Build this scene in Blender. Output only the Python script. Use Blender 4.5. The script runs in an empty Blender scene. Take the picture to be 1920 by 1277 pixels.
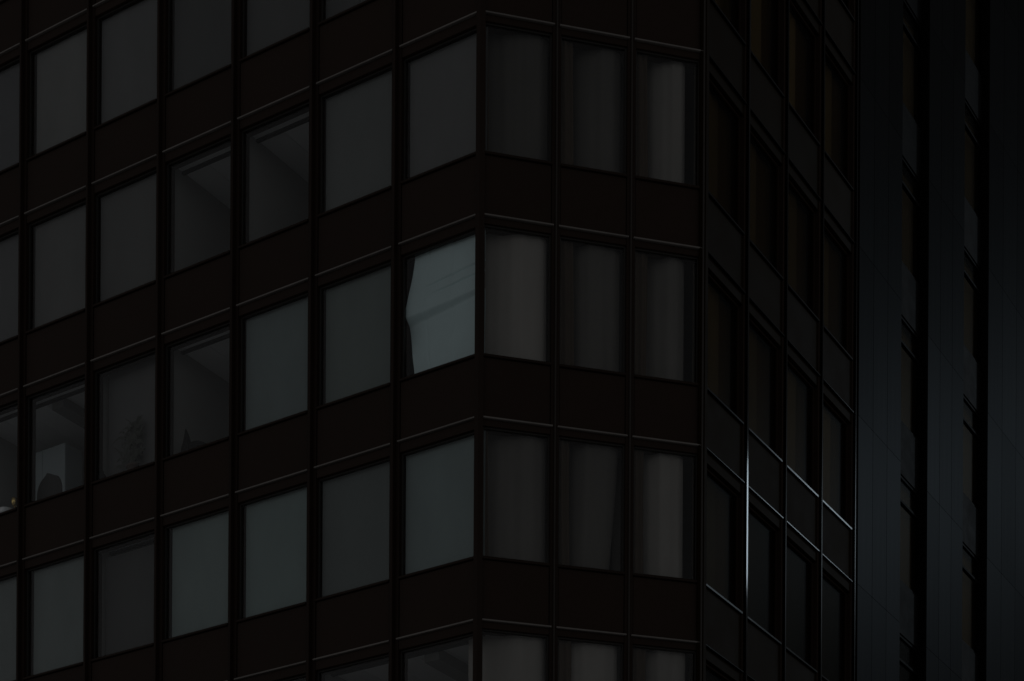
import bpy, bmesh, math, random
from mathutils import Matrix, Vector

random.seed(7)
R = math.radians
scene = bpy.context.scene

# ------------------------------------------------------------------ camera, sky, sun, exposure
EYE = 1.6
cam_data = bpy.data.cameras.new('camera')
cam = bpy.data.objects.new('camera', cam_data)
scene.collection.objects.link(cam)
cam_data.sensor_width = 36.0
cam_data.lens = 3708.0 / 1920.0 * 36.0
cam_data.shift_y = (2641.2 - 638.5) / 1920.0
cam_data.clip_start = 0.1
cam_data.clip_end = 5000.0
cam.matrix_world = Matrix.Translation((0, 0, EYE)) @ Matrix.Rotation(R(90), 4, 'X') @ Matrix.Rotation(R(0.332), 4, 'Z')
scene.camera = cam

SUN_AZ, SUN_EL = 56.0, 24.0          # clockwise from +Y
world = bpy.data.worlds.new('World')
scene.world = world
world.use_nodes = True
wn, wl = world.node_tree.nodes, world.node_tree.links
wn.clear()
sky = wn.new('ShaderNodeTexSky')
sky.sky_type = 'NISHITA'
sky.sun_disc = False
sky.sun_elevation = R(SUN_EL)
sky.sun_rotation = R(SUN_AZ)
sky.air_density = 1.0
sky.dust_density = 0.0
sky.ozone_density = 1.0
hs = wn.new('ShaderNodeHueSaturation')
hs.inputs['Saturation'].default_value = 0.06
bg = wn.new('ShaderNodeBackground')
bg.inputs['Strength'].default_value = 0.10
wo = wn.new('ShaderNodeOutputWorld')
wl.new(sky.outputs['Color'], hs.inputs['Color'])
wl.new(hs.outputs['Color'], bg.inputs['Color'])
wl.new(bg.outputs['Background'], wo.inputs['Surface'])

sd = bpy.data.lights.new('sun', 'SUN')
sd.energy = 0.22
sd.angle = R(3.0)
sd.color = (0.74, 0.89, 1.0)
sun = bpy.data.objects.new('sun', sd)
scene.collection.objects.link(sun)
sdir = Vector((math.sin(R(SUN_AZ)) * math.cos(R(SUN_EL)), math.cos(R(SUN_AZ)) * math.cos(R(SUN_EL)), math.sin(R(SUN_EL))))
sun.rotation_euler = sdir.to_track_quat('Z', 'Y').to_euler()
sun.location = sdir * 200

vs = scene.view_settings
vs.view_transform = 'Standard'
vs.look = 'None'
vs.exposure = -2.2
vs.gamma = 1.0
vs.use_curve_mapping = False
scene.cycles.use_denoising = True
scene.cycles.transparent_max_bounces = 24
scene.cycles.max_bounces = 10
scene.cycles.use_adaptive_sampling = False

# ------------------------------------------------------------------ materials
def mat(name, col, rough=0.6, metal=0.0, spread=0.0, noise=0.0, nscale=3.0, stretch=(1, 1, 1), bump=0.0, bscale=40.0, use_obj_color=False, spec=0.5, rvar=0.16):
    m = bpy.data.materials.new(name)
    m.use_nodes = True
    n, l = m.node_tree.nodes, m.node_tree.links
    p = n['Principled BSDF']
    p.inputs['Roughness'].default_value = rough
    p.inputs['Metallic'].default_value = metal
    p.inputs['Specular IOR Level'].default_value = spec
    tc = n.new('ShaderNodeTexCoord')
    mp = n.new('ShaderNodeMapping')
    mp.inputs['Scale'].default_value = stretch
    l.new(tc.outputs['Object'], mp.inputs['Vector'])
    oi = n.new('ShaderNodeObjectInfo')
    if use_obj_color:
        src = oi.outputs['Color']
    else:
        rgb = n.new('ShaderNodeRGB')
        rgb.outputs[0].default_value = (*col, 1)
        src = rgb.outputs[0]
    # tone variation per piece and wear over the piece
    nz = n.new('ShaderNodeTexNoise')
    nz.inputs['Scale'].default_value = nscale
    nz.inputs['Detail'].default_value = 6
    nz.inputs['Roughness'].default_value = 0.6
    vadd = n.new('ShaderNodeVectorMath')
    vadd.operation = 'ADD'
    l.new(mp.outputs['Vector'], vadd.inputs[0])
    comb = n.new('ShaderNodeCombineXYZ')
    mul = n.new('ShaderNodeMath'); mul.operation = 'MULTIPLY'; mul.inputs[1].default_value = 37.0
    l.new(oi.outputs['Random'], mul.inputs[0])
    l.new(mul.outputs[0], comb.inputs[0]); l.new(mul.outputs[0], comb.inputs[2])
    l.new(comb.outputs[0], vadd.inputs[1])
    l.new(vadd.outputs[0], nz.inputs['Vector'])
    a = n.new('ShaderNodeMath'); a.operation = 'MULTIPLY_ADD'
    a.inputs[1].default_value = 2 * noise; a.inputs[2].default_value = 1.0 - noise
    l.new(nz.outputs['Fac'], a.inputs[0])
    b = n.new('ShaderNodeMath'); b.operation = 'MULTIPLY_ADD'
    b.inputs[1].default_value = 2 * spread; b.inputs[2].default_value = 1.0 - spread
    l.new(oi.outputs['Random'], b.inputs[0])
    ab = n.new('ShaderNodeMath'); ab.operation = 'MULTIPLY'
    l.new(a.outputs[0], ab.inputs[0]); l.new(b.outputs[0], ab.inputs[1])
    vm = n.new('ShaderNodeVectorMath'); vm.operation = 'SCALE'
    l.new(src, vm.inputs[0]); l.new(ab.outputs[0], vm.inputs['Scale'])
    l.new(vm.outputs[0], p.inputs['Base Color'])
    rr = n.new('ShaderNodeMath'); rr.operation = 'MULTIPLY_ADD'
    rr.inputs[1].default_value = rvar; rr.inputs[2].default_value = rough - rvar / 2
    l.new(nz.outputs['Fac'], rr.inputs[0]); l.new(rr.outputs[0], p.inputs['Roughness'])
    if bump:
        bn = n.new('ShaderNodeTexNoise'); bn.inputs['Scale'].default_value = bscale; bn.inputs['Detail'].default_value = 4
        bp = n.new('ShaderNodeBump'); bp.inputs['Strength'].default_value = bump; bp.inputs['Distance'].default_value = 0.02
        l.new(mp.outputs['Vector'], bn.inputs['Vector'])
        l.new(bn.outputs['Fac'], bp.inputs['Height']); l.new(bp.outputs['Normal'], p.inputs['Normal'])
    return m

def glass_mat(name, tint, rough=0.01, refl=1.0):
    m = bpy.data.materials.new(name)
    m.use_nodes = True
    n, l = m.node_tree.nodes, m.node_tree.links
    n.clear()
    out = n.new('ShaderNodeOutputMaterial')
    tr = n.new('ShaderNodeBsdfTransparent'); tr.inputs['Color'].default_value = (*tint, 1)
    gl = n.new('ShaderNodeBsdfGlossy'); gl.inputs['Roughness'].default_value = rough
    gl.inputs['Color'].default_value = (0.9, 0.9, 0.9, 1)
    lw = n.new('ShaderNodeLayerWeight'); lw.inputs['Blend'].default_value = 0.5
    pw = n.new('ShaderNodeMath'); pw.operation = 'POWER'; pw.inputs[1].default_value = 5.0
    fr = n.new('ShaderNodeMath'); fr.operation = 'MULTIPLY_ADD'; fr.inputs[1].default_value = 0.97 * refl; fr.inputs[2].default_value = 0.03 * refl
    l.new(lw.outputs['Facing'], pw.inputs[0]); l.new(pw.outputs[0], fr.inputs[0])
    tc = n.new('ShaderNodeTexCoord')
    nz = n.new('ShaderNodeTexNoise'); nz.inputs['Scale'].default_value = 0.7; nz.inputs['Detail'].default_value = 2
    bp = n.new('ShaderNodeBump'); bp.inputs['Strength'].default_value = 0.012; bp.inputs['Distance'].default_value = 0.02
    l.new(tc.outputs['Object'], nz.inputs['Vector'])
    l.new(nz.outputs['Fac'], bp.inputs['Height']); l.new(bp.outputs['Normal'], gl.inputs['Normal'])
    mx = n.new('ShaderNodeMixShader')
    l.new(fr.outputs[0], mx.inputs[0]); l.new(tr.outputs[0], mx.inputs[1]); l.new(gl.outputs[0], mx.inputs[2])
    l.new(mx.outputs[0], out.inputs['Surface'])
    return m

def sheen_mat(name, gloss, body, rough):
    m = bpy.data.materials.new(name)
    m.use_nodes = True
    n, l = m.node_tree.nodes, m.node_tree.links
    n.clear()
    out = n.new('ShaderNodeOutputMaterial')
    gl = n.new('ShaderNodeBsdfGlossy'); gl.inputs['Roughness'].default_value = rough
    df = n.new('ShaderNodeBsdfDiffuse'); df.inputs['Color'].default_value = (*body, 1)
    tc = n.new('ShaderNodeTexCoord'); mp = n.new('ShaderNodeMapping'); mp.inputs['Scale'].default_value = (9, 1, 0.12)
    nz = n.new('ShaderNodeTexNoise'); nz.inputs['Scale'].default_value = 2.0; nz.inputs['Detail'].default_value = 5
    oi = n.new('ShaderNodeObjectInfo')
    a = n.new('ShaderNodeMath'); a.operation = 'MULTIPLY_ADD'; a.inputs[1].default_value = 0.30; a.inputs[2].default_value = 0.80
    b = n.new('ShaderNodeMath'); b.operation = 'MULTIPLY_ADD'; b.inputs[1].default_value = 0.14
    sc_ = n.new('ShaderNodeVectorMath'); sc_.operation = 'SCALE'; sc_.inputs[0].default_value = gloss
    ad = n.new('ShaderNodeAddShader')
    l.new(tc.outputs['Object'], mp.inputs['Vector']); l.new(mp.outputs['Vector'], nz.inputs['Vector'])
    l.new(nz.outputs['Fac'], a.inputs[0]); l.new(oi.outputs['Random'], b.inputs[0]); l.new(a.outputs[0], b.inputs[2])
    l.new(b.outputs[0], sc_.inputs['Scale']); l.new(sc_.outputs[0], gl.inputs['Color'])
    l.new(gl.outputs[0], ad.inputs[0]); l.new(df.outputs[0], ad.inputs[1]); l.new(ad.outputs[0], out.inputs['Surface'])
    return m

M = {
    'clad': mat('bronze_cladding', (0.031, 0.0185, 0.0130), 0.5, 0.0, spread=0.05, noise=0.16, nscale=1.2, spec=0.12),
    'post': mat('bronze_mullion', (0.025, 0.0150, 0.0105), 0.5, 0.0, spread=0.08, noise=0.12, nscale=2.0, spec=0.12),
    'trim': mat('bare_metal_trim', (0.18, 0.163, 0.15), 0.45, 0.0, spread=0.1, noise=0.3, nscale=3.0),
    'frame': mat('black_window_frame', (0.03, 0.027, 0.024), 0.5, 0.0, noise=0.1, spec=0.3),
    'gasket': mat('black_gasket', (0.012, 0.012, 0.012), 0.7, 0.0, spec=0.2),
    'fabric': mat('blind_fabric', (0.3, 0.3, 0.3), 0.9, 0.0, noise=0.17, nscale=0.9, stretch=(1.6, 1, 0.7), bump=0.12, bscale=5.0, use_obj_color=True, spec=0.1),
    'vinyl': mat('blind_vinyl', (0.5, 0.5, 0.5), 0.45, 0.0, noise=0.08, nscale=1.6, use_obj_color=True, bump=0.1, bscale=4.0, spec=0.3),
    'ceil': mat('ceiling_paint', (0.94, 0.95, 0.96), 0.9, 0.0, spread=0.06, noise=0.06, nscale=2.0),
    'wall': mat('interior_paint', (0.36, 0.36, 0.35), 0.9, 0.0, spread=0.1, noise=0.05, nscale=1.0),
    'whitewall': mat('white_laminate', (0.42, 0.48, 0.50), 0.5, 0.0, noise=0.03),
    'slab': mat('concrete', (0.22, 0.21, 0.20), 0.9, 0.0, noise=0.2),
    'carpet': mat('carpet', (0.08, 0.08, 0.085), 0.95, 0.0, noise=0.2, nscale=20),
    'pier': sheen_mat('dark_steel_cladding', (0.0128, 0.0136, 0.0142), (0.0022, 0.0019, 0.0017), 0.34),
    'tfin': mat('steel_mullion_cap', (0.003, 0.0028, 0.0025), 0.07, 0.0, spec=0.016, rvar=0.04, noise=0.08, nscale=4.0),
    'ttrim': mat('dark_steel_trim', (0.003, 0.0028, 0.0025), 0.16, 0.0, spec=0.018, rvar=0.05, noise=0.2, nscale=3.0),
    'dkglass': mat('black_spandrel_glass', (0.002, 0.002, 0.002), 0.5, 0.0, noise=0.1, spec=0.02),
    'side': mat('shaded_bronze_cladding', (0.0120, 0.0066, 0.0014), 0.55, 0.0, spread=0.12, noise=0.15, nscale=1.2, spec=0.02),  # bronze cladding copy, darkened to put the side face's shade into its colour
    'stripdark': mat('dull_cover_strip', (0.045, 0.038, 0.033), 0.5, 0.0, noise=0.2, spec=0.2),
    'ground': mat('paving', (0.58, 0.57, 0.56), 0.9, 0.0, noise=0.25, nscale=0.3, bump=0.1, bscale=3),
    'glass': glass_mat('window_glass', (0.95, 0.955, 0.955), 0.01, 0.8),
    'tglass': glass_mat('tinted_window_glass', (0.70, 0.66, 0.58), 0.30, 0.03),
    'brass': mat('brass', (0.75, 0.55, 0.22), 0.25, 1.0, noise=0.1),
    'china': mat('white_china', (0.8, 0.82, 0.84), 0.25, 0.0, noise=0.05),
    'dark': mat('dark_plastic', (0.004, 0.004, 0.0035), 0.6, 0.0, noise=0.2, spec=0.1),
    'clay': mat('terracotta', (0.10, 0.07, 0.055), 0.85, 0.0, noise=0.2, nscale=8),
    'leaf': mat('leaf', (0.06, 0.065, 0.05), 0.6, 0.0, spread=0.1, noise=0.3, nscale=6),
    'chair': mat('charcoal_upholstery', (0.06, 0.058, 0.056), 0.9, 0.0, noise=0.2, nscale=10, bump=0.2, bscale=120),
}

# ------------------------------------------------------------------ mesh helpers
def box(bm, x0, x1, y0, y1, z0, z1):
    v = [bm.verts.new((x, y, z)) for z in (z0, z1) for y in (y0, y1) for x in (x0, x1)]
    for f in ((0, 2, 3, 1), (4, 5, 7, 6), (0, 1, 5, 4), (2, 6, 7, 3), (0, 4, 6, 2), (1, 3, 7, 5)):
        bm.faces.new([v[i] for i in f])

def mesh_of(name, m, fn, bevel=0.0, smooth=False):
    bm = bmesh.new()
    fn(bm)
    if bevel:
        bmesh.ops.bevel(bm, geom=bm.edges[:], offset=bevel, segments=1, affect='EDGES', clamp_overlap=True)
    bmesh.ops.recalc_face_normals(bm, faces=bm.faces[:])
    me = bpy.data.meshes.new(name)
    bm.to_mesh(me); bm.free()
    if smooth:
        for p in me.polygons: p.use_smooth = True
    me.materials.append(M[m])
    return me

def boxes(name, m, *bs, bevel=0.0):
    return mesh_of(name, m, lambda bm: [box(bm, *b) for b in bs], bevel)

def prism(name, m, pts, z0, z1):
    def fn(bm):
        lo = [bm.verts.new((x, y, z0)) for x, y in pts]
        hi = [bm.verts.new((x, y, z1)) for x, y in pts]
        bm.faces.new(lo[::-1]); bm.faces.new(hi)
        for i in range(len(pts)):
            j = (i + 1) % len(pts)
            bm.faces.new((lo[i], lo[j], hi[j], hi[i]))
    return mesh_of(name, m, fn)

def lathe(bm, prof, seg=20, cx=0, cy=0):
    rings = []
    for r, z in prof:
        rings.append([bm.verts.new((cx + r * math.cos(2 * math.pi * i / seg), cy + r * math.sin(2 * math.pi * i / seg), z)) for i in range(seg)])
    for a, b in zip(rings, rings[1:]):
        for i in range(seg):
            j = (i + 1) % seg
            bm.faces.new((a[i], a[j], b[j], b[i]))
    bm.faces.new(rings[0][::-1]); bm.faces.new(rings[-1])

WORLD = {}
def put(name, data, mw, parent=None, label=None, category=None, group=None, kind=None, color=None):
    o = bpy.data.objects.new(name, data)
    scene.collection.objects.link(o)
    if parent is not None:
        o.parent = parent
        o.matrix_basis = WORLD[parent.name].inverted() @ mw
    else:
        o.matrix_basis = mw
    WORLD[o.name] = mw.copy()
    if label: o['label'] = label
    if category: o['category'] = category
    if group: o['group'] = group
    if kind: o['kind'] = kind
    if color: o.color = (*color, 1)
    return o

# ------------------------------------------------------------------ the plan of the corner
H = 3.5                                          # storey
CORNER = Vector((-0.677, 34.158))
AL, AR, AT = R(57.7116), R(75.8667), R(32.2882)
BL, BR, BT = 1.8638, 1.3665, 1.7115              # bay widths of the three faces
def ztrim(k): return EYE + 13.6454 + (5 - k) * H
uL = Vector((math.sin(AL), -math.cos(AL))); nL = Vector((math.cos(AL), math.sin(AL)))
uR = Vector((math.sin(AR), math.cos(AR))); nR = Vector((-math.cos(AR), math.sin(AR)))
uT = Vector((math.sin(AT), math.cos(AT))); nT = Vector((-math.cos(AT), math.sin(AT)))
EDGE = CORNER + uR * (3 * BR)

def frame(o, u, n):
    m = Matrix.Identity(4)
    m[0][0], m[1][0] = u.x, u.y
    m[0][1], m[1][1] = n.x, n.y
    m[0][3], m[1][3] = o.x, o.y
    return m
FL, FR, FT = frame(CORNER, uL, nL), frame(CORNER, uR, nR), frame(EDGE, uT, nT)
def at(F, a, b, z): return F @ Matrix.Translation((a, b, z))

# ------------------------------------------------------------------ ground
put('ground', boxes('ground', 'ground', (-1500, 1500, -1500, 1500, -0.5, 0.0)), Matrix.Identity(4), kind='structure')

# ------------------------------------------------------------------ office tower
tower = put('office_tower', None, Matrix.Translation((CORNER.x, CORNER.y, 0)),
            label='dark bronze office block with gridded windows and a chamfered corner', category='building')
NBAY_L, ROWS_L, ROWS_R, ROWS_T = 9, range(0, 6), range(1, 6), range(0, 6)
ZB, ZT = ztrim(5) - H, ztrim(0) + 0.0            # lowest and highest line of the built storeys

class Face: pass
def make_face(F, w, head, recess, sign):
    f = Face(); f.F = F; f.w = w; f.head = head; f.rec = recess
    f.bot = -2.41
    h0, h1 = f.bot, -head
    d0, d1 = recess - 0.03, recess + 0.03
    t = 0.032
    f.window = boxes('window', 'frame',
        (0, t, d0, d1, h0, h1), (w - t, w, d0, d1, h0, h1), (t, w - t, d0, d1, h0, h0 + t), (t, w - t, d0, d1, h1 - t, h1), bevel=0.004)
    f.pane = boxes('pane', 'glass', (t - 0.005, w - t + 0.005, recess - 0.006, recess + 0.006, h0 + t - 0.005, h1 - t + 0.005))
    f.board = boxes('window_board', 'wall', (-0.02, w + 0.02, recess + 0.035, recess + 0.34, h0 - 0.05, h0 - 0.002), bevel=0.004)
    f.header = boxes('header_panel', 'clad', (0, w, 0.012, 0.30, -head, -0.034), bevel=0.006)
    f.spandrel = boxes('spandrel_panel', 'clad', (0.006, w - 0.006, 0.018, 0.30, -H + 0.004, h0 - 0.052), bevel=0.008)
    f.sill = boxes('sill', 'post', (0, w, -0.022, 0.12, h0 - 0.048, h0 - 0.003), bevel=0.006)
    f.trim = boxes('trim_rail', 'trim', (-0.03, w + 0.03, -0.035, 0.05, -0.030, -0.002), bevel=0.004)
    return f

WL = BL - 0.21
WR = BR - 0.15
WT = BT - 0.20
faceL = make_face(FL, WL, 0.205, 0.10, -1)
faceR = make_face(FR, WR, 0.15, 0.08, 1)
faceT = make_face(FT, WT, 0.24, 0.12, 1)
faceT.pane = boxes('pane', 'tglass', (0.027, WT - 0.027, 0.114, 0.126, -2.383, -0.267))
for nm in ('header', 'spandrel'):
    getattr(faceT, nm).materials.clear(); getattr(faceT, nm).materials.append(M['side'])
faceT.window.materials.clear(); faceT.window.materials.append(M['clad'])
faceT.sill.materials.clear(); faceT.sill.materials.append(M['ttrim'])
faceT.trim = boxes('trim_rail', 'ttrim', (-0.03, WT + 0.03, -0.035, 0.05, -0.034, -0.002), bevel=0.008)

# blinds and curtains -------------------------------------------------
def sheet(name, m, w, z0, z1, depth, nx, nz, thick=0.004):
    """a cloth hung in the plane of the window; depth(s, t) gives its distance behind the wall line"""
    def fn(bm):
        for side in (0, 1):
            g = []
            for j in range(nz + 1):
                t = j / nz
                row = []
                for i in range(nx + 1):
                    s = i / nx
                    a0, a1 = w(t)
                    row.append(bm.verts.new((a0 + (a1 - a0) * s, depth(s, t) + side * thick, z0 + (z1 - z0) * t)))
                g.append(row)
            for j in range(nz):
                for i in range(nx):
                    bm.faces.new((g[j][i], g[j][i + 1], g[j + 1][i + 1], g[j + 1][i]))
    return mesh_of(name, m, fn, smooth=True)

def flat_blind(face, a0, a1, b, z0, z1, ripple, seed):
    rnd = random.Random(seed)
    ph, am, tl = rnd.uniform(0, 6.28), ripple, rnd.uniform(-0.006, 0.006)
    return sheet('roller_blind', 'fabric', lambda t: (a0 + tl * t, a1), z0, z1,
                 lambda s, t: b + am * math.sin(s * 5.0 + ph) * (0.4 + 0.6 * (1 - t)) + 0.5 * am * math.sin(s * 13 + ph * 2), 24, 6)

def curtain(a0, a1, z0, z1, seed, near=0.17, far=0.52, cut=None):
    """curtain pulled across the chamfer windows; its left half swings back into the room"""
    rnd = random.Random(seed)
    ph = rnd.uniform(0, 6.28); k0 = rnd.uniform(0.52, 0.78); am = rnd.uniform(0.006, 0.012)
    def dep(s, t):
        e = max(0.0, (k0 - s) / k0)
        e = e ** 1.25
        r = max(0.0, (s - 0.86) / 0.14)
        return near + (far - near) * e + 0.07 * r * r + am * math.sin(s * 17 + ph) + 0.5 * am * math.sin(s * 41 + 2 * ph)
    def w(t):
        if cut: return a0, a1 - cut * (1 - t) ** 1.3
        return a0, a1
    return sheet('curtain', 'fabric', w, z0, z1, dep, 40, 8)

# ---- long left face -------------------------------------------------
def opening_L(i): return -(i + 1) * BL + 0.08 + 0.105      # left edge of the opening of bay i

G = lambda v, b=0.0, w=0.0: (0.7 * v * (1 + w), 0.7 * v, 0.7 * v * (1 + b))
blindL = {   # (row, bay): fabric tone, blue tint, red tint
    (0, 5): G(.30), (0, 6): G(.26), (0, 7): G(.28), (0, 8): G(.28),
    (1, 0): G(.3), (1, 1): G(.17), (1, 2): G(.19), (1, 3): G(.17), (1, 4): G(.26), (1, 5): G(.34, -.03), (1, 6): G(.22, .04), (1, 7): G(.28), (1, 8): G(.26),
    (2, 0): G(.27), (2, 1): G(.28, -.02, -.05), (2, 4): G(.23, -.02), (2, 5): G(.27, -.02), (2, 6): G(.24, .02), (2, 7): G(.3), (2, 8): G(.28),
    (3, 1): G(.35, -.04, -.14), (3, 2): G(.39, 0, -.16), (3, 4): G(.22), (3, 7): G(.34), (3, 8): G(.34),
    (4, 0): G(.47, 0, -.18), (4, 1): G(.28, -.02, -.12), (4, 2): G(.49, -.02, -.20), (4, 3): G(.47, -.02, -.17), (4, 5): G(.40, -.02, -.12), (4, 6): G(.37, -.02, -.10),
    (4, 7): G(.4), (4, 8): G(.4), (4, 4): G(.16),
}
open_L = {(2, 2), (2, 3), (3, 3), (3, 5), (3, 6), (5, 0), (5, 1), (5, 2)}

for k in ROWS_L:
    for i in range(NBAY_L):
        if k == 0 and i < 4: continue
        if k == 5 and i > 4: continue
        m = at(FL, opening_L(i), 0, ztrim(k))
        wdw = put('window', faceL.window, m, tower)
        put('pane', faceL.pane, m, wdw)
        put('window_board', faceL.board, m, wdw)
        if (k, i) == (3, 0): wdw['label'] = 'brightest window, pale blind buckled at mid height'
        if (k, i) in blindL:
            c = blindL[(k, i)]
            b = 0.185
            left = 0.02 + (0.0 if random.random() < 0.5 else 0.05)
            if (k, i) in ((1, 5), (4, 5), (4, 3)): left = 0.09
            if (k, i) in ((3, 2), (2, 1), (3, 4)): left = 0.05
            if (k, i) == (3, 4): b = 0.40
            if (k, i) == (4, 4): b = 0.34
            me = flat_blind(faceL, left, WL + 0.05, b, -2.405, (-0.30 if (k, i) == (4, 4) else -0.03), 0.006, k * 31 + i)
            put('roller_blind', me, m, wdw, color=c)
    for i in range(NBAY_L):
        m = at(FL, opening_L(i), 0, ztrim(k))
        put('header_panel', faceL.header, m, tower)
        put('spandrel_panel', faceL.spandrel, m, tower)
        put('sill', faceL.sill, m, tower)
        put('trim_rail', faceL.trim, m, tower)

col_mesh = boxes('mullion', 'post', (-0.105, 0.105, 0.0, 0.30, ZB, ZT))
fin_mesh = boxes('cover_fin', 'post', (-0.026, 0.026, -0.085, 0.0, ZB, ZT), bevel=0.006)
for i in range(1, NBAY_L + 1):
    m = at(FL, -i * BL + 0.08, 0, 0)
    c = put('mullion', col_mesh, m, tower)
    put('cover_fin', fin_mesh, m, c)

# the buckled pale blind in the corner window
def smooth(e0, e1, x):
    x = max(0.0, min(1.0, (x - e0) / (e1 - e0)))
    return x * x * (3 - 2 * x)
def buck_depth(s, t):
    # hangs back at top and bottom and kicks out towards the glass at mid height, folding under itself there
    c = 0.50 + 0.035 * s
    out = 0.03 * math.exp(-((t - c) / 0.16) ** 2)
    tuck = (0.12 - 0.07 * s) * smooth(c - 0.012, c - 0.075 + 0.03 * s, t) * (1 - smooth(c - 0.09, c - 0.36, t)) if t < c else 0.0
    crease = 0.030 * math.exp(-((t - (0.585 + 0.05 * s)) / 0.007) ** 2) * smooth(0.15, 0.5, s)
    crease += 0.028 * math.exp(-((t - (0.655 + 0.06 * s)) / 0.008) ** 2) * smooth(0.1, 0.4, s)
    seam = sum(0.010 * math.exp(-((s - q) / 0.012) ** 2) for q in (0.22, 0.57, 0.93))
    crum = 0.005 * math.sin(s * 7 + t * 9) + 0.003 * math.sin(s * 19 - t * 5)
    return 0.185 - out + tuck + crease + seam + crum
def buck_edge(t):
    d = (t - 0.49) / 0.5
    return 0.215 - 0.20 * math.exp(-(d / 0.62) ** 2) - 0.012 * math.exp(-((t - 0.545) / 0.02) ** 2) + 0.010 * math.exp(-((t - 0.47) / 0.02) ** 2)
bk = sheet('roller_blind', 'vinyl', lambda t: (buck_edge(t), WL + 0.02), -2.405, -0.03, buck_depth, 80, 220)
wm = at(FL, opening_L(0), 0, ztrim(3))
wp = [o for o in tower.children if o.get('label', '').startswith('brightest')][0]
bo = put('roller_blind', bk, wm, wp, color=(0.68, 0.84, 0.86))
bo['label'] = 'pale blue-white blind creased and bulging at mid height'

# ---- chamfer face ---------------------------------------------------
toneR = {(2, 0): .15, (2, 1): .17, (2, 2): .34, (3, 0): .46, (3, 1): .19, (3, 2): .23, (4, 0): .22, (4, 1): .18, (4, 2): .40, (5, 0): .42, (5, 1): .42, (5, 2): .34, (1, 0): .3, (1, 1): .3, (1, 2): .3}
for k in ROWS_R:
    for j in range(3):
        m = at(FR, j * BR + 0.075, 0, ztrim(k))
        if k >= 2:
            wdw = put('window', faceR.window, m, tower)
            put('pane', faceR.pane, m, wdw)
            put('window_board', faceR.board, m, wdw)
            v = toneR[(k, j)]
            right = {0: WR - 0.03, 1: WR - 0.06, 2: WR - 0.22}[j]
            if (k, j) == (5, 2): right = WR - 0.16
            me = curtain(-0.10, right, -2.40, -0.03, k * 17 + j, near=0.17, far=(0.55 if j == 0 else random.uniform(0.7, 1.0)), cut=(0.17 if (k, j) == (4, 1) else None))
            if (k, j) not in ((3, 0), (5, 0)):  # dark cloth strip added to stand for shade at the window's left
                dw = random.uniform(0.10, 0.16) if j == 0 else random.uniform(0.24, 0.32)
                ph = random.uniform(0, 6.28)
                dr = sheet('shade_strip', 'fabric', lambda t: (-0.06, dw + 0.012 * math.sin(3 * t + ph)), -2.40, -0.03,
                           lambda q, t: 0.150 + 0.018 * math.sin(q * 16 + ph + 0.4 * t) + 0.10 * max(0, q - 0.72) ** 1.0, 36, 8)
                put('shade_strip', dr, m, wdw, color=(0.078, 0.058, 0.042))
            v *= 0.75
            put('curtain', me, m, wdw, color=(v * 1.06, v, v * 0.93))
        put('header_panel', faceR.header, m, tower)
        put('spandrel_panel', faceR.spandrel, m, tower)
        put('sill', faceR.sill, m, tower)
        put('trim_rail', faceR.trim, m, tower)
rm = boxes('mullion', 'post', (-0.075, 0.075, 0.0, 0.28, ZB, ZT))
rs = boxes('cover_strip', 'stripdark', (-0.014, 0.014, -0.03, 0.0, ZB, ZT), bevel=0.004)
for j in (1, 2):
    m = at(FR, j * BR, 0, 0)
    c = put('mullion', rm, m, tower)
    put('cover_strip', rs, m, c)

# corner posts: a folded cap where two faces meet
def corner_post(O, u1, n1, back1, u2, n2, fwd2, out):
    p = []
    A = O + u1 * (-back1); B = O + u2 * fwd2
    nn = (-(n1 + n2)).normalized()
    half = math.acos(max(-1, min(1, n1.dot(n2)))) / 2
    T = O + nn * (out / math.cos(half))
    pts = [A - n1 * out, T, B - n2 * out, B + n2 * 0.25, O - nn * 0.3, A + n1 * 0.25]
    return [((q - CORNER).x, (q - CORNER).y) for q in pts]
TW = Matrix.Translation((CORNER.x, CORNER.y, 0))
put('corner_post', prism('corner_post', 'post', corner_post(CORNER, uL, nL, 0.060, uR, nR, 0.075, 0.045), ZB, ZT), TW, tower)
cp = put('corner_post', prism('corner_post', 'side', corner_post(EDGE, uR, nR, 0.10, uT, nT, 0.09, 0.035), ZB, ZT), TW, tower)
put('cover_strip', boxes('cover_strip', 'stripdark', (-0.05, -0.02, -0.052, -0.034, ZB, ZT), bevel=0.003), FR @ Matrix.Translation((3 * BR, 0, 0)), cp)

# ---- receding side face ---------------------------------------------
for k in ROWS_T:
    for j in range(4):
        m = at(FT, j * BT + 0.10, 0, ztrim(k))
        wdw = put('window', faceT.window, m, tower)
        put('pane', faceT.pane, m, wdw)
        put('window_board', faceT.board, m, wdw)
        if k <= 3 or (k == 4 and j < 1):
            v = {0: .10, 1: .10, 2: .09, 3: .08, 4: .05}[k] * random.uniform(0.7, 1.25)
            top = -0.03
            part = random.uniform(0.52, 0.66)
            me = flat_blind(faceT, -0.05, WT * part, 0.24, -2.405, top, 0.008, 400 + k * 9 + j)
            put('roller_blind', me, m, wdw, color=(v * 2.3, v * 2.0, v * 1.5))
            me = flat_blind(faceT, WT * part - 0.05, WT + 0.05, 0.28, -2.405, top, 0.016, 700 + k * 9 + j)
            put('curtain', me, m, wdw, color=(0.09, 0.066, 0.040))
        else:
            put('curtain', flat_blind(faceT, -0.05, WT + 0.05, 0.30, -2.405, -0.03, 0.02, 900 + k * 9 + j), m, wdw, color=(0.020, 0.017, 0.013))  # dark sheet added to hide the lit walls inside and keep windows black
        put('header_panel', faceT.header, m, tower)
        put('spandrel_panel', faceT.spandrel, m, tower)
        put('sill', faceT.sill, m, tower)
        put('trim_rail', faceT.trim, m, tower)
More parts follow.
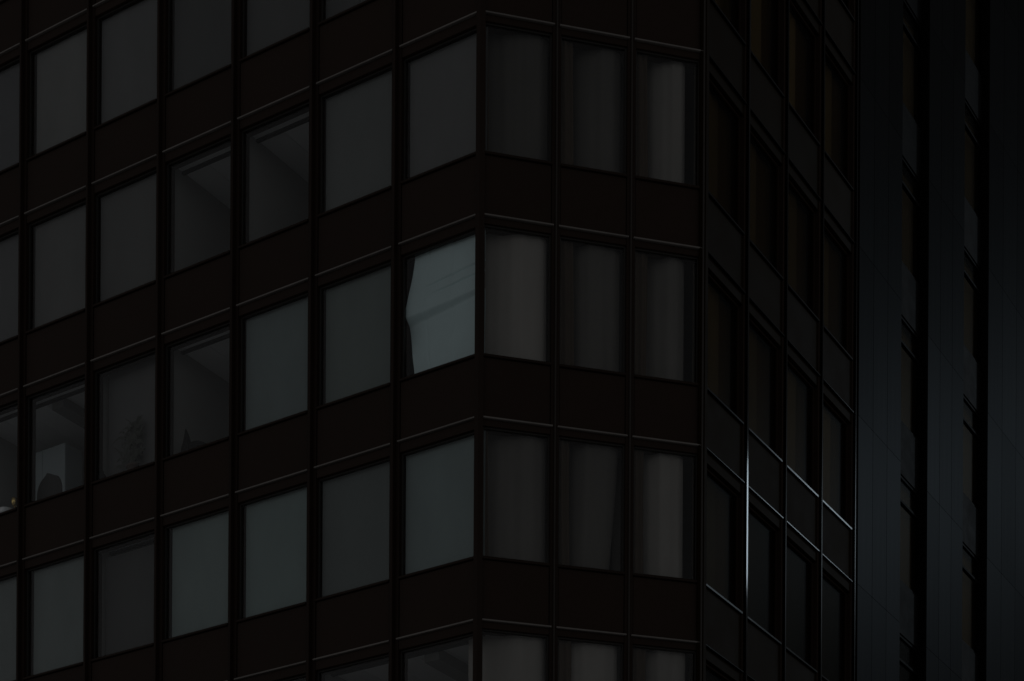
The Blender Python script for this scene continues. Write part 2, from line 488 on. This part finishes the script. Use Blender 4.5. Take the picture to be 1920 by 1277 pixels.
tm = boxes('mullion', 'clad', (-0.10, 0.10, 0.0, 0.40, ZB, ZT))
tf1 = boxes('cover_fin', 'tfin', (-0.036, 0.036, -0.055, 0.0, ZB, ZT), bevel=0.008)
tf2 = boxes('cover_fin', 'ttrim', (-0.026, 0.026, -0.055, 0.0, ZB, ZT), bevel=0.008)
for j in range(1, 5):
    m = at(FT, j * BT, 0, 0)
    c = put('mullion', tm, m, tower)
    tf = tf1 if j == 1 else tf2
    # first cap is turned to catch the sun as a glint; others turned away
    put('cover_fin', tf, m @ Matrix.Rotation(R(0.9 if j == 1 else -2.2), 4, 'Z'), c)

# ---- inside: slabs, ceilings, partitions -----------------------------
def inL(P):
    d = P - CORNER
    return d.dot(uL), d.dot(nL)
pE, qE = inL(EDGE)
AEND = -NBAY_L * BL
QF = qE + 4 * BT
foot = [(AEND, 0.31), (-0.12, 0.31), (pE - 0.38, qE + 0.06), (pE - 0.42, QF), (AEND, QF)]
slab_mesh = prism('floor_slab', 'slab', foot, -0.02, 0.28)
for k in range(0, 7):
    put('floor_slab', slab_mesh, at(FL, 0, 0, ztrim(k)), tower)
lower = [(AEND, 0.02), (0, 0.02), (pE - 0.01, qE + 0.01), (pE - 0.02, QF), (AEND, QF)]
put('lower_wall', prism('lower_wall', 'clad', lower, 0.0, ZB - 0.004), FL, tower)
put('upper_wall', prism('upper_wall', 'clad', lower, ZT + 0.004, ZT + 6.0), FL, tower)
put('core_wall', boxes('core_wall', 'wall', (AEND, pE - 2.6, 4.6, 4.8, ZB, ZT)), FL, tower)
put('core_wall', boxes('core_wall', 'wall', (pE - 2.6, pE - 2.4, 4.6, QF, ZB, ZT)), FL, tower)
put('end_wall', boxes('end_wall', 'clad', (AEND - 0.2, AEND - 0.004, 0.0, QF, ZB, ZT)), FL, tower)
put('rear_wall', boxes('rear_wall', 'clad', (AEND, pE - 0.4, QF + 0.004, QF + 0.3, ZB, ZT)), FL, tower)

ceil_panel = boxes('ceiling_panel', 'ceil', (0.006, BL / 3 - 0.006, 0.62, 4.55, -0.06, -0.025))
ceil_edge = boxes('ceiling_edge', 'ceil', (0.004, BL - 0.004, 0.315, 0.56, -0.075, -0.025))
track = boxes('blind_track', 'gasket', (0.0, BL, 0.555, 0.615, -0.125, -0.025))
partition = boxes('partition', 'wall', (-0.05, 0.05, 0.32, 4.59, -3.2, -0.065))
beam = boxes('ceiling_beam', 'wall', (-0.30, 0.02, 0.62, 4.59, -0.26, -0.065))
for (k, i) in sorted(open_L) + [(3, 4), (3, 2), (2, 1), (4, 4), (4, 3)]:
    x0 = -(i + 1) * BL + 0.08
    m0 = at(FL, x0, 0, ztrim(k))
    ce = put('ceiling_edge', ceil_edge, m0, tower)
    put('blind_track', track, m0, ce)
    for q in range(3):
        put('ceiling_panel', ceil_panel, at(FL, x0 + q * BL / 3, 0, ztrim(k)), ce)
for (k, i) in ((2, 2), (2, 3), (3, 3), (3, 6), (4, 4), (5, 1), (5, 2), (2, 1), (3, 4), (3, 2)):
    put('partition', partition, at(FL, -(i + 1) * BL + 0.08, 0, ztrim(k)), tower)
for (k, i) in ((3, 5), (5, 0)):
    put('ceiling_beam', beam, at(FL, -(i + 1) * BL + 0.62, 0, ztrim(k)), tower)

# ------------------------------------------------------------------ neighbouring tower with steel piers
A0 = 4 * BT + 0.10
tower2 = put('steel_clad_tower', None, FT @ Matrix.Translation((A0, 0, 0)),
             label='tall tower with broad steel-clad piers and narrow dark window strips at right', category='building')
PIERS = [(6.955, 9.34), (10.95, 13.29), (15.00, 18.2), (20.1, 22.0)]
KTOP = -3
Z2T = ztrim(KTOP)
for (a0, a1) in PIERS:
    core = put('pier', boxes('pier', 'frame', (a0 + 0.012, a1 - 0.012, -0.042, 0.40, ZB, Z2T)), FT, tower2)
    w = (a1 - a0) / 3
    pan = boxes('cladding_panel', 'pier', (0.006, w - 0.006, -0.06, -0.043, -H + 0.003, -0.003), bevel=0.002)
    ret = boxes('return_panel', 'pier', (-0.004, 0.011, -0.041, 0.12, -H + 0.008, -0.008), bevel=0.002)
    for k in range(KTOP, 6):
        for s in range(3):
            put('cladding_panel', pan, at(FT, a0 + s * w, 0, ztrim(k)), core)
        put('return_panel', ret, at(FT, a0, 0, ztrim(k)), core)
ends = [(PIERS[0][1], PIERS[1][0]), (PIERS[1][1], PIERS[2][0]), (PIERS[2][1], PIERS[3][0])]
for gi, (a0, a1) in enumerate(ends):
    w = a1 - a0
    fr = boxes('window', 'dkglass', (0, 0.05, 0.12, 0.2, -2.40, -0.05), (w - 0.05, w, 0.12, 0.2, -2.40, -0.05), (0.05, w - 0.05, 0.12, 0.2, -2.40, -2.34), (0.05, w - 0.05, 0.12, 0.2, -0.11, -0.05),
               (0.05, w - 0.05, 0.11, 0.19, -0.64, -0.58), bevel=0.004)
    pn = boxes('pane', 'tglass', (0.04, w - 0.04, 0.155, 0.165, -2.35, -0.10))
    bl = boxes('roller_blind', 'fabric', (0.02, w - 0.02, 0.30, 0.31, -2.39, -0.06))
    sp = boxes('spandrel_panel', 'dkglass', (0, w, 0.10, 0.4, -H - 0.046, -2.404), bevel=0.006)
    for k in range(KTOP, 6):
        m = at(FT, a0, 0, ztrim(k))
        wd = put('window', fr, m, tower2)
        put('pane', pn, m, wd)
        if k < 4:
            v = random.uniform(0.16, 0.26)
            put('roller_blind', bl, m, wd, color=(v * 1.03, v, v * 0.92))
        put('spandrel_panel', sp, m, tower2)
put('rear_wall', boxes('rear_wall', 'slab', (A0, 22.0, 1.2, 8.0, 0.0, Z2T)), FT, tower2)
put('lower_wall', boxes('lower_wall', 'frame', (A0, 22.0, 0.0, 1.19, 0.0, ZB - 0.05)), FT, tower2)
put('roof_slab', boxes('roof_slab', 'slab', (A0, 22.0, -0.1, 8.0, Z2T + 0.004, Z2T + 0.5)), FT, tower2)

# ------------------------------------------------------------------ things on the window boards
def sill_spot(k, i, a, b, dz=0.0):
    """a point on the inner window board of row k, bay i"""
    return at(FL, opening_L(i) + a, b, ztrim(k) - 2.412 + dz)

# potted plant
pl = put('potted_plant', None, sill_spot(3, 4, 0.82, 0.27) @ Matrix.Diagonal((1.5, 1.0, 1.6, 1)), label='faint bushy potted plant on the ledge, fourth window left of the bright one', category='plant')
pm = WORLD[pl.name]
put('pot', mesh_of('pot', 'clay', lambda bm: lathe(bm, [(0.065, 0.0), (0.085, 0.13), (0.095, 0.13), (0.095, 0.155), (0.08, 0.155), (0.075, 0.14)]), smooth=True), pm, pl)
def leaves(bm):
    rnd = random.Random(3)
    for s in range(95):
        ang = rnd.uniform(0, 2 * math.pi)
        x0 = rnd.choice((-0.16, 0.0, 0.14, 0.05)) * rnd.uniform(0.3, 1.2); z0 = 0.15 + rnd.random() ** 1.2 * 0.52 * (1 - abs(x0) * 1.2)
        L = rnd.uniform(0.14, 0.26); up = rnd.uniform(0.2, 1.3)
        dx, dy = math.cos(ang), 0.28 * math.sin(ang)
        prev = None
        for q in range(4):
            t = q / 3
            px_, py_, pz_ = x0 + dx * L * t * 0.8, dy * L * t, z0 + L * (up * t - 0.55 * t * t)
            hw = 0.016 * (1 - t) + 0.003
            a = bm.verts.new((px_ - dy * hw, py_ + hw * 0.6, pz_ - hw)); b = bm.verts.new((px_ + dy * hw, py_ - hw * 0.6, pz_ + hw))
            if prev: bm.faces.new((prev[0], prev[1], b, a))
            prev = (a, b)
put('foliage', mesh_of('foliage', 'leaf', leaves), pm, pl)
def stems(bm):
    for x in (-0.10, 0.0, 0.09):
        bmesh.ops.create_cone(bm, segments=6, radius1=0.010, radius2=0.004, depth=0.55, cap_ends=True,
                              matrix=Matrix.Translation((x * 0.5, 0, 0.40)) @ Matrix.Rotation(x * 1.6, 4, 'Y'))
put('stem', mesh_of('stem', 'leaf', stems), pm, pl)

# dark pointed ornament
om = sill_spot(3, 3, 0.40, 0.25) @ Matrix.Diagonal((1.55, 1.2, 1.5, 1))
orn = put('ornament', None, om, label='dark pointed ornament on a ledge, third window left of the bright one', category='ornament')
def spike(bm):
    prof = [(0.0, 0.06, 0.05), (0.08, 0.075, 0.055), (0.18, 0.07, 0.05), (0.27, 0.045, 0.035), (0.34, 0.022, 0.02), (0.39, 0.006, 0.006)]
    rings = []
    for z, rx, ry in prof:
        rings.append([bm.verts.new((rx * math.cos(2 * math.pi * i / 14) + 0.02 - z * 0.12, ry * math.sin(2 * math.pi * i / 14), z)) for i in range(14)])
    for a, b in zip(rings, rings[1:]):
        for i in range(14): bm.faces.new((a[i], a[(i + 1) % 14], b[(i + 1) % 14], b[i]))
    bm.faces.new(rings[0][::-1]); bm.faces.new(rings[-1])
put('body', mesh_of('body', 'dark', spike, smooth=True), om, orn)
def tail(bm):
    rings = []
    for q in range(9):
        t = q / 8
        x, z = 0.05 + 0.52 * t, 0.12 - 0.07 * t + 0.03 * math.sin(t * 7)
        r = 0.055 * (1 - t) + 0.014
        rings.append([bm.verts.new((x, r * math.cos(2 * math.pi * i / 10), max(0.0, z + r * math.sin(2 * math.pi * i / 10)))) for i in range(10)])
    for a, b in zip(rings, rings[1:]):
        for i in range(10): bm.faces.new((a[i], a[(i + 1) % 10], b[(i + 1) % 10], b[i]))
    bm.faces.new(rings[0][::-1]); bm.faces.new(rings[-1])
put('tail', mesh_of('tail', 'dark', tail, smooth=True), om, orn)
def arm(bm):
    rings = []
    for q in range(8):
        t = q / 7
        x, z = -0.01 - 0.075 * math.sin(t * math.pi * 0.8), 0.27 - 0.24 * t
        r = 0.022 - 0.008 * t
        rings.append([bm.verts.new((x + r * math.cos(2 * math.pi * i / 8), r * math.sin(2 * math.pi * i / 8), z)) for i in range(8)])
    for a, b in zip(rings, rings[1:]):
        for i in range(8): bm.faces.new((a[i], a[(i + 1) % 8], b[(i + 1) % 8], b[i]))
    bm.faces.new(rings[0][::-1]); bm.faces.new(rings[-1])
put('arm', mesh_of('arm', 'dark', arm, smooth=True), om, orn)

# small round vase half hidden by the column
put('vase', mesh_of('vase', 'dark', lambda bm: lathe(bm, [(0.05, 0), (0.085, 0.05), (0.09, 0.10), (0.065, 0.16), (0.035, 0.19), (0.04, 0.215)]), smooth=True),
    sill_spot(3, 4, 0.03, 0.22) @ Matrix.Scale(1.4, 4), label='small round black vase half hidden beside the column', category='vase')

# brass cup and a bowl in the leftmost window of that row
bc = put('brass_cup', None, sill_spot(3, 6, 1.36, 0.22) @ Matrix.Scale(1.25, 4), label='shiny brass goblet on the ledge at the left edge', category='goblet')
put('bowl', mesh_of('bowl', 'brass', lambda bm: lathe(bm, [(0.012, 0.13), (0.045, 0.16), (0.06, 0.21), (0.062, 0.27), (0.056, 0.27), (0.05, 0.21), (0.01, 0.165)]), smooth=True), WORLD[bc.name], bc)
put('foot', mesh_of('foot', 'brass', lambda bm: lathe(bm, [(0.05, 0.0), (0.048, 0.012), (0.014, 0.03), (0.012, 0.131)]), smooth=True), WORLD[bc.name], bc)
put('china_bowl', mesh_of('china_bowl', 'china', lambda bm: lathe(bm, [(0.05, 0), (0.09, 0.05), (0.115, 0.11), (0.105, 0.11), (0.08, 0.055), (0.03, 0.03)]), smooth=True),
    sill_spot(3, 6, 1.10, 0.24) @ Matrix.Scale(1.5, 4), label='white china bowl on the ledge beside the brass goblet', category='bowl')

# office chair pushed to the window and a white cupboard behind it
def room(k, i, a, b): return at(FL, opening_L(i) + a, b, ztrim(k) - 3.22)
chm = room(3, 5, 0.22, 0.66)
ch = put('office_chair', None, chm, label='dark high-backed office chair turned to the window', category='chair')
def backfn(bm):
    n, mrows = 14, 12
    g = {}
    for side in (0, 1):
        for j in range(mrows + 1):
            t = j / mrows
            half = 0.36 * math.sqrt(max(0.02, 1 - max(0, (t - 0.45) / 0.55) ** 4))
            for i in range(n + 1):
                s = i / n * 2 - 1
                g[(side, i, j)] = bm.verts.new((s * half, -0.26 + 0.07 * s * s + (0.07 if side else 0.0) * math.sqrt(max(0.02, 1 - s * s)), 0.48 + 1.08 * t))
    for side in (0, 1):
        for j in range(mrows):
            for i in range(n):
                bm.faces.new([g[(side, i, j)], g[(side, i + 1, j)], g[(side, i + 1, j + 1)], g[(side, i, j + 1)]])
    for j in range(mrows):
        for i in (0, n):
            bm.faces.new([g[(0, i, j)], g[(0, i, j + 1)], g[(1, i, j + 1)], g[(1, i, j)]])
    for i in range(n):
        bm.faces.new([g[(0, i, mrows)], g[(0, i + 1, mrows)], g[(1, i + 1, mrows)], g[(1, i, mrows)]])
put('backrest', mesh_of('backrest', 'chair', backfn, smooth=True), chm, ch)
put('seat', boxes('seat', 'chair', (-0.27, 0.27, -0.24, 0.28, 0.42, 0.52), bevel=0.03), chm, ch)
put('column', mesh_of('column', 'dark', lambda bm: lathe(bm, [(0.035, 0.06), (0.035, 0.25), (0.022, 0.25), (0.022, 0.43)])), chm, ch)
def feet(bm):
    for q in range(5):
        a = q * 2 * math.pi / 5
        p, d = Vector((math.cos(a), math.sin(a), 0)), Vector((-math.sin(a), math.cos(a), 0))
        v = [bm.verts.new(x) for x in (d * .03 + Vector((0, 0, .06)), -d * .03 + Vector((0, 0, .06)), p * .3 - d * .02, p * .3 + d * .02,
                                       d * .03 + Vector((0, 0, .11)), -d * .03 + Vector((0, 0, .11)), p * .3 - d * .02 + Vector((0, 0, .05)), p * .3 + d * .02 + Vector((0, 0, .05)))]
        for f in ((0, 1, 2, 3), (4, 5, 6, 7), (0, 1, 5, 4), (1, 2, 6, 5), (2, 3, 7, 6), (3, 0, 4, 7)): bm.faces.new([v[x] for x in f])
put('base', mesh_of('base', 'dark', feet), chm, ch)

cbm = room(3, 5, -0.55, 1.35)
cb = put('cupboard', None, cbm, label='tall white cupboard behind the dark chair', category='cupboard')
put('carcass', boxes('carcass', 'whitewall', (-1.0, 0.32, 0.02, 0.5, 0.0, 2.7), bevel=0.005), cbm, cb)
for x in (-1.0, -0.34):
    d = put('door', boxes('door', 'whitewall', (x + 0.004, x + 0.656, 0.0, 0.018, 0.05, 2.695), bevel=0.003), cbm, cb)
    put('handle', boxes('handle', 'dark', (x + 0.60, x + 0.612, -0.02, 0.0, 1.0, 1.2)), cbm, d)
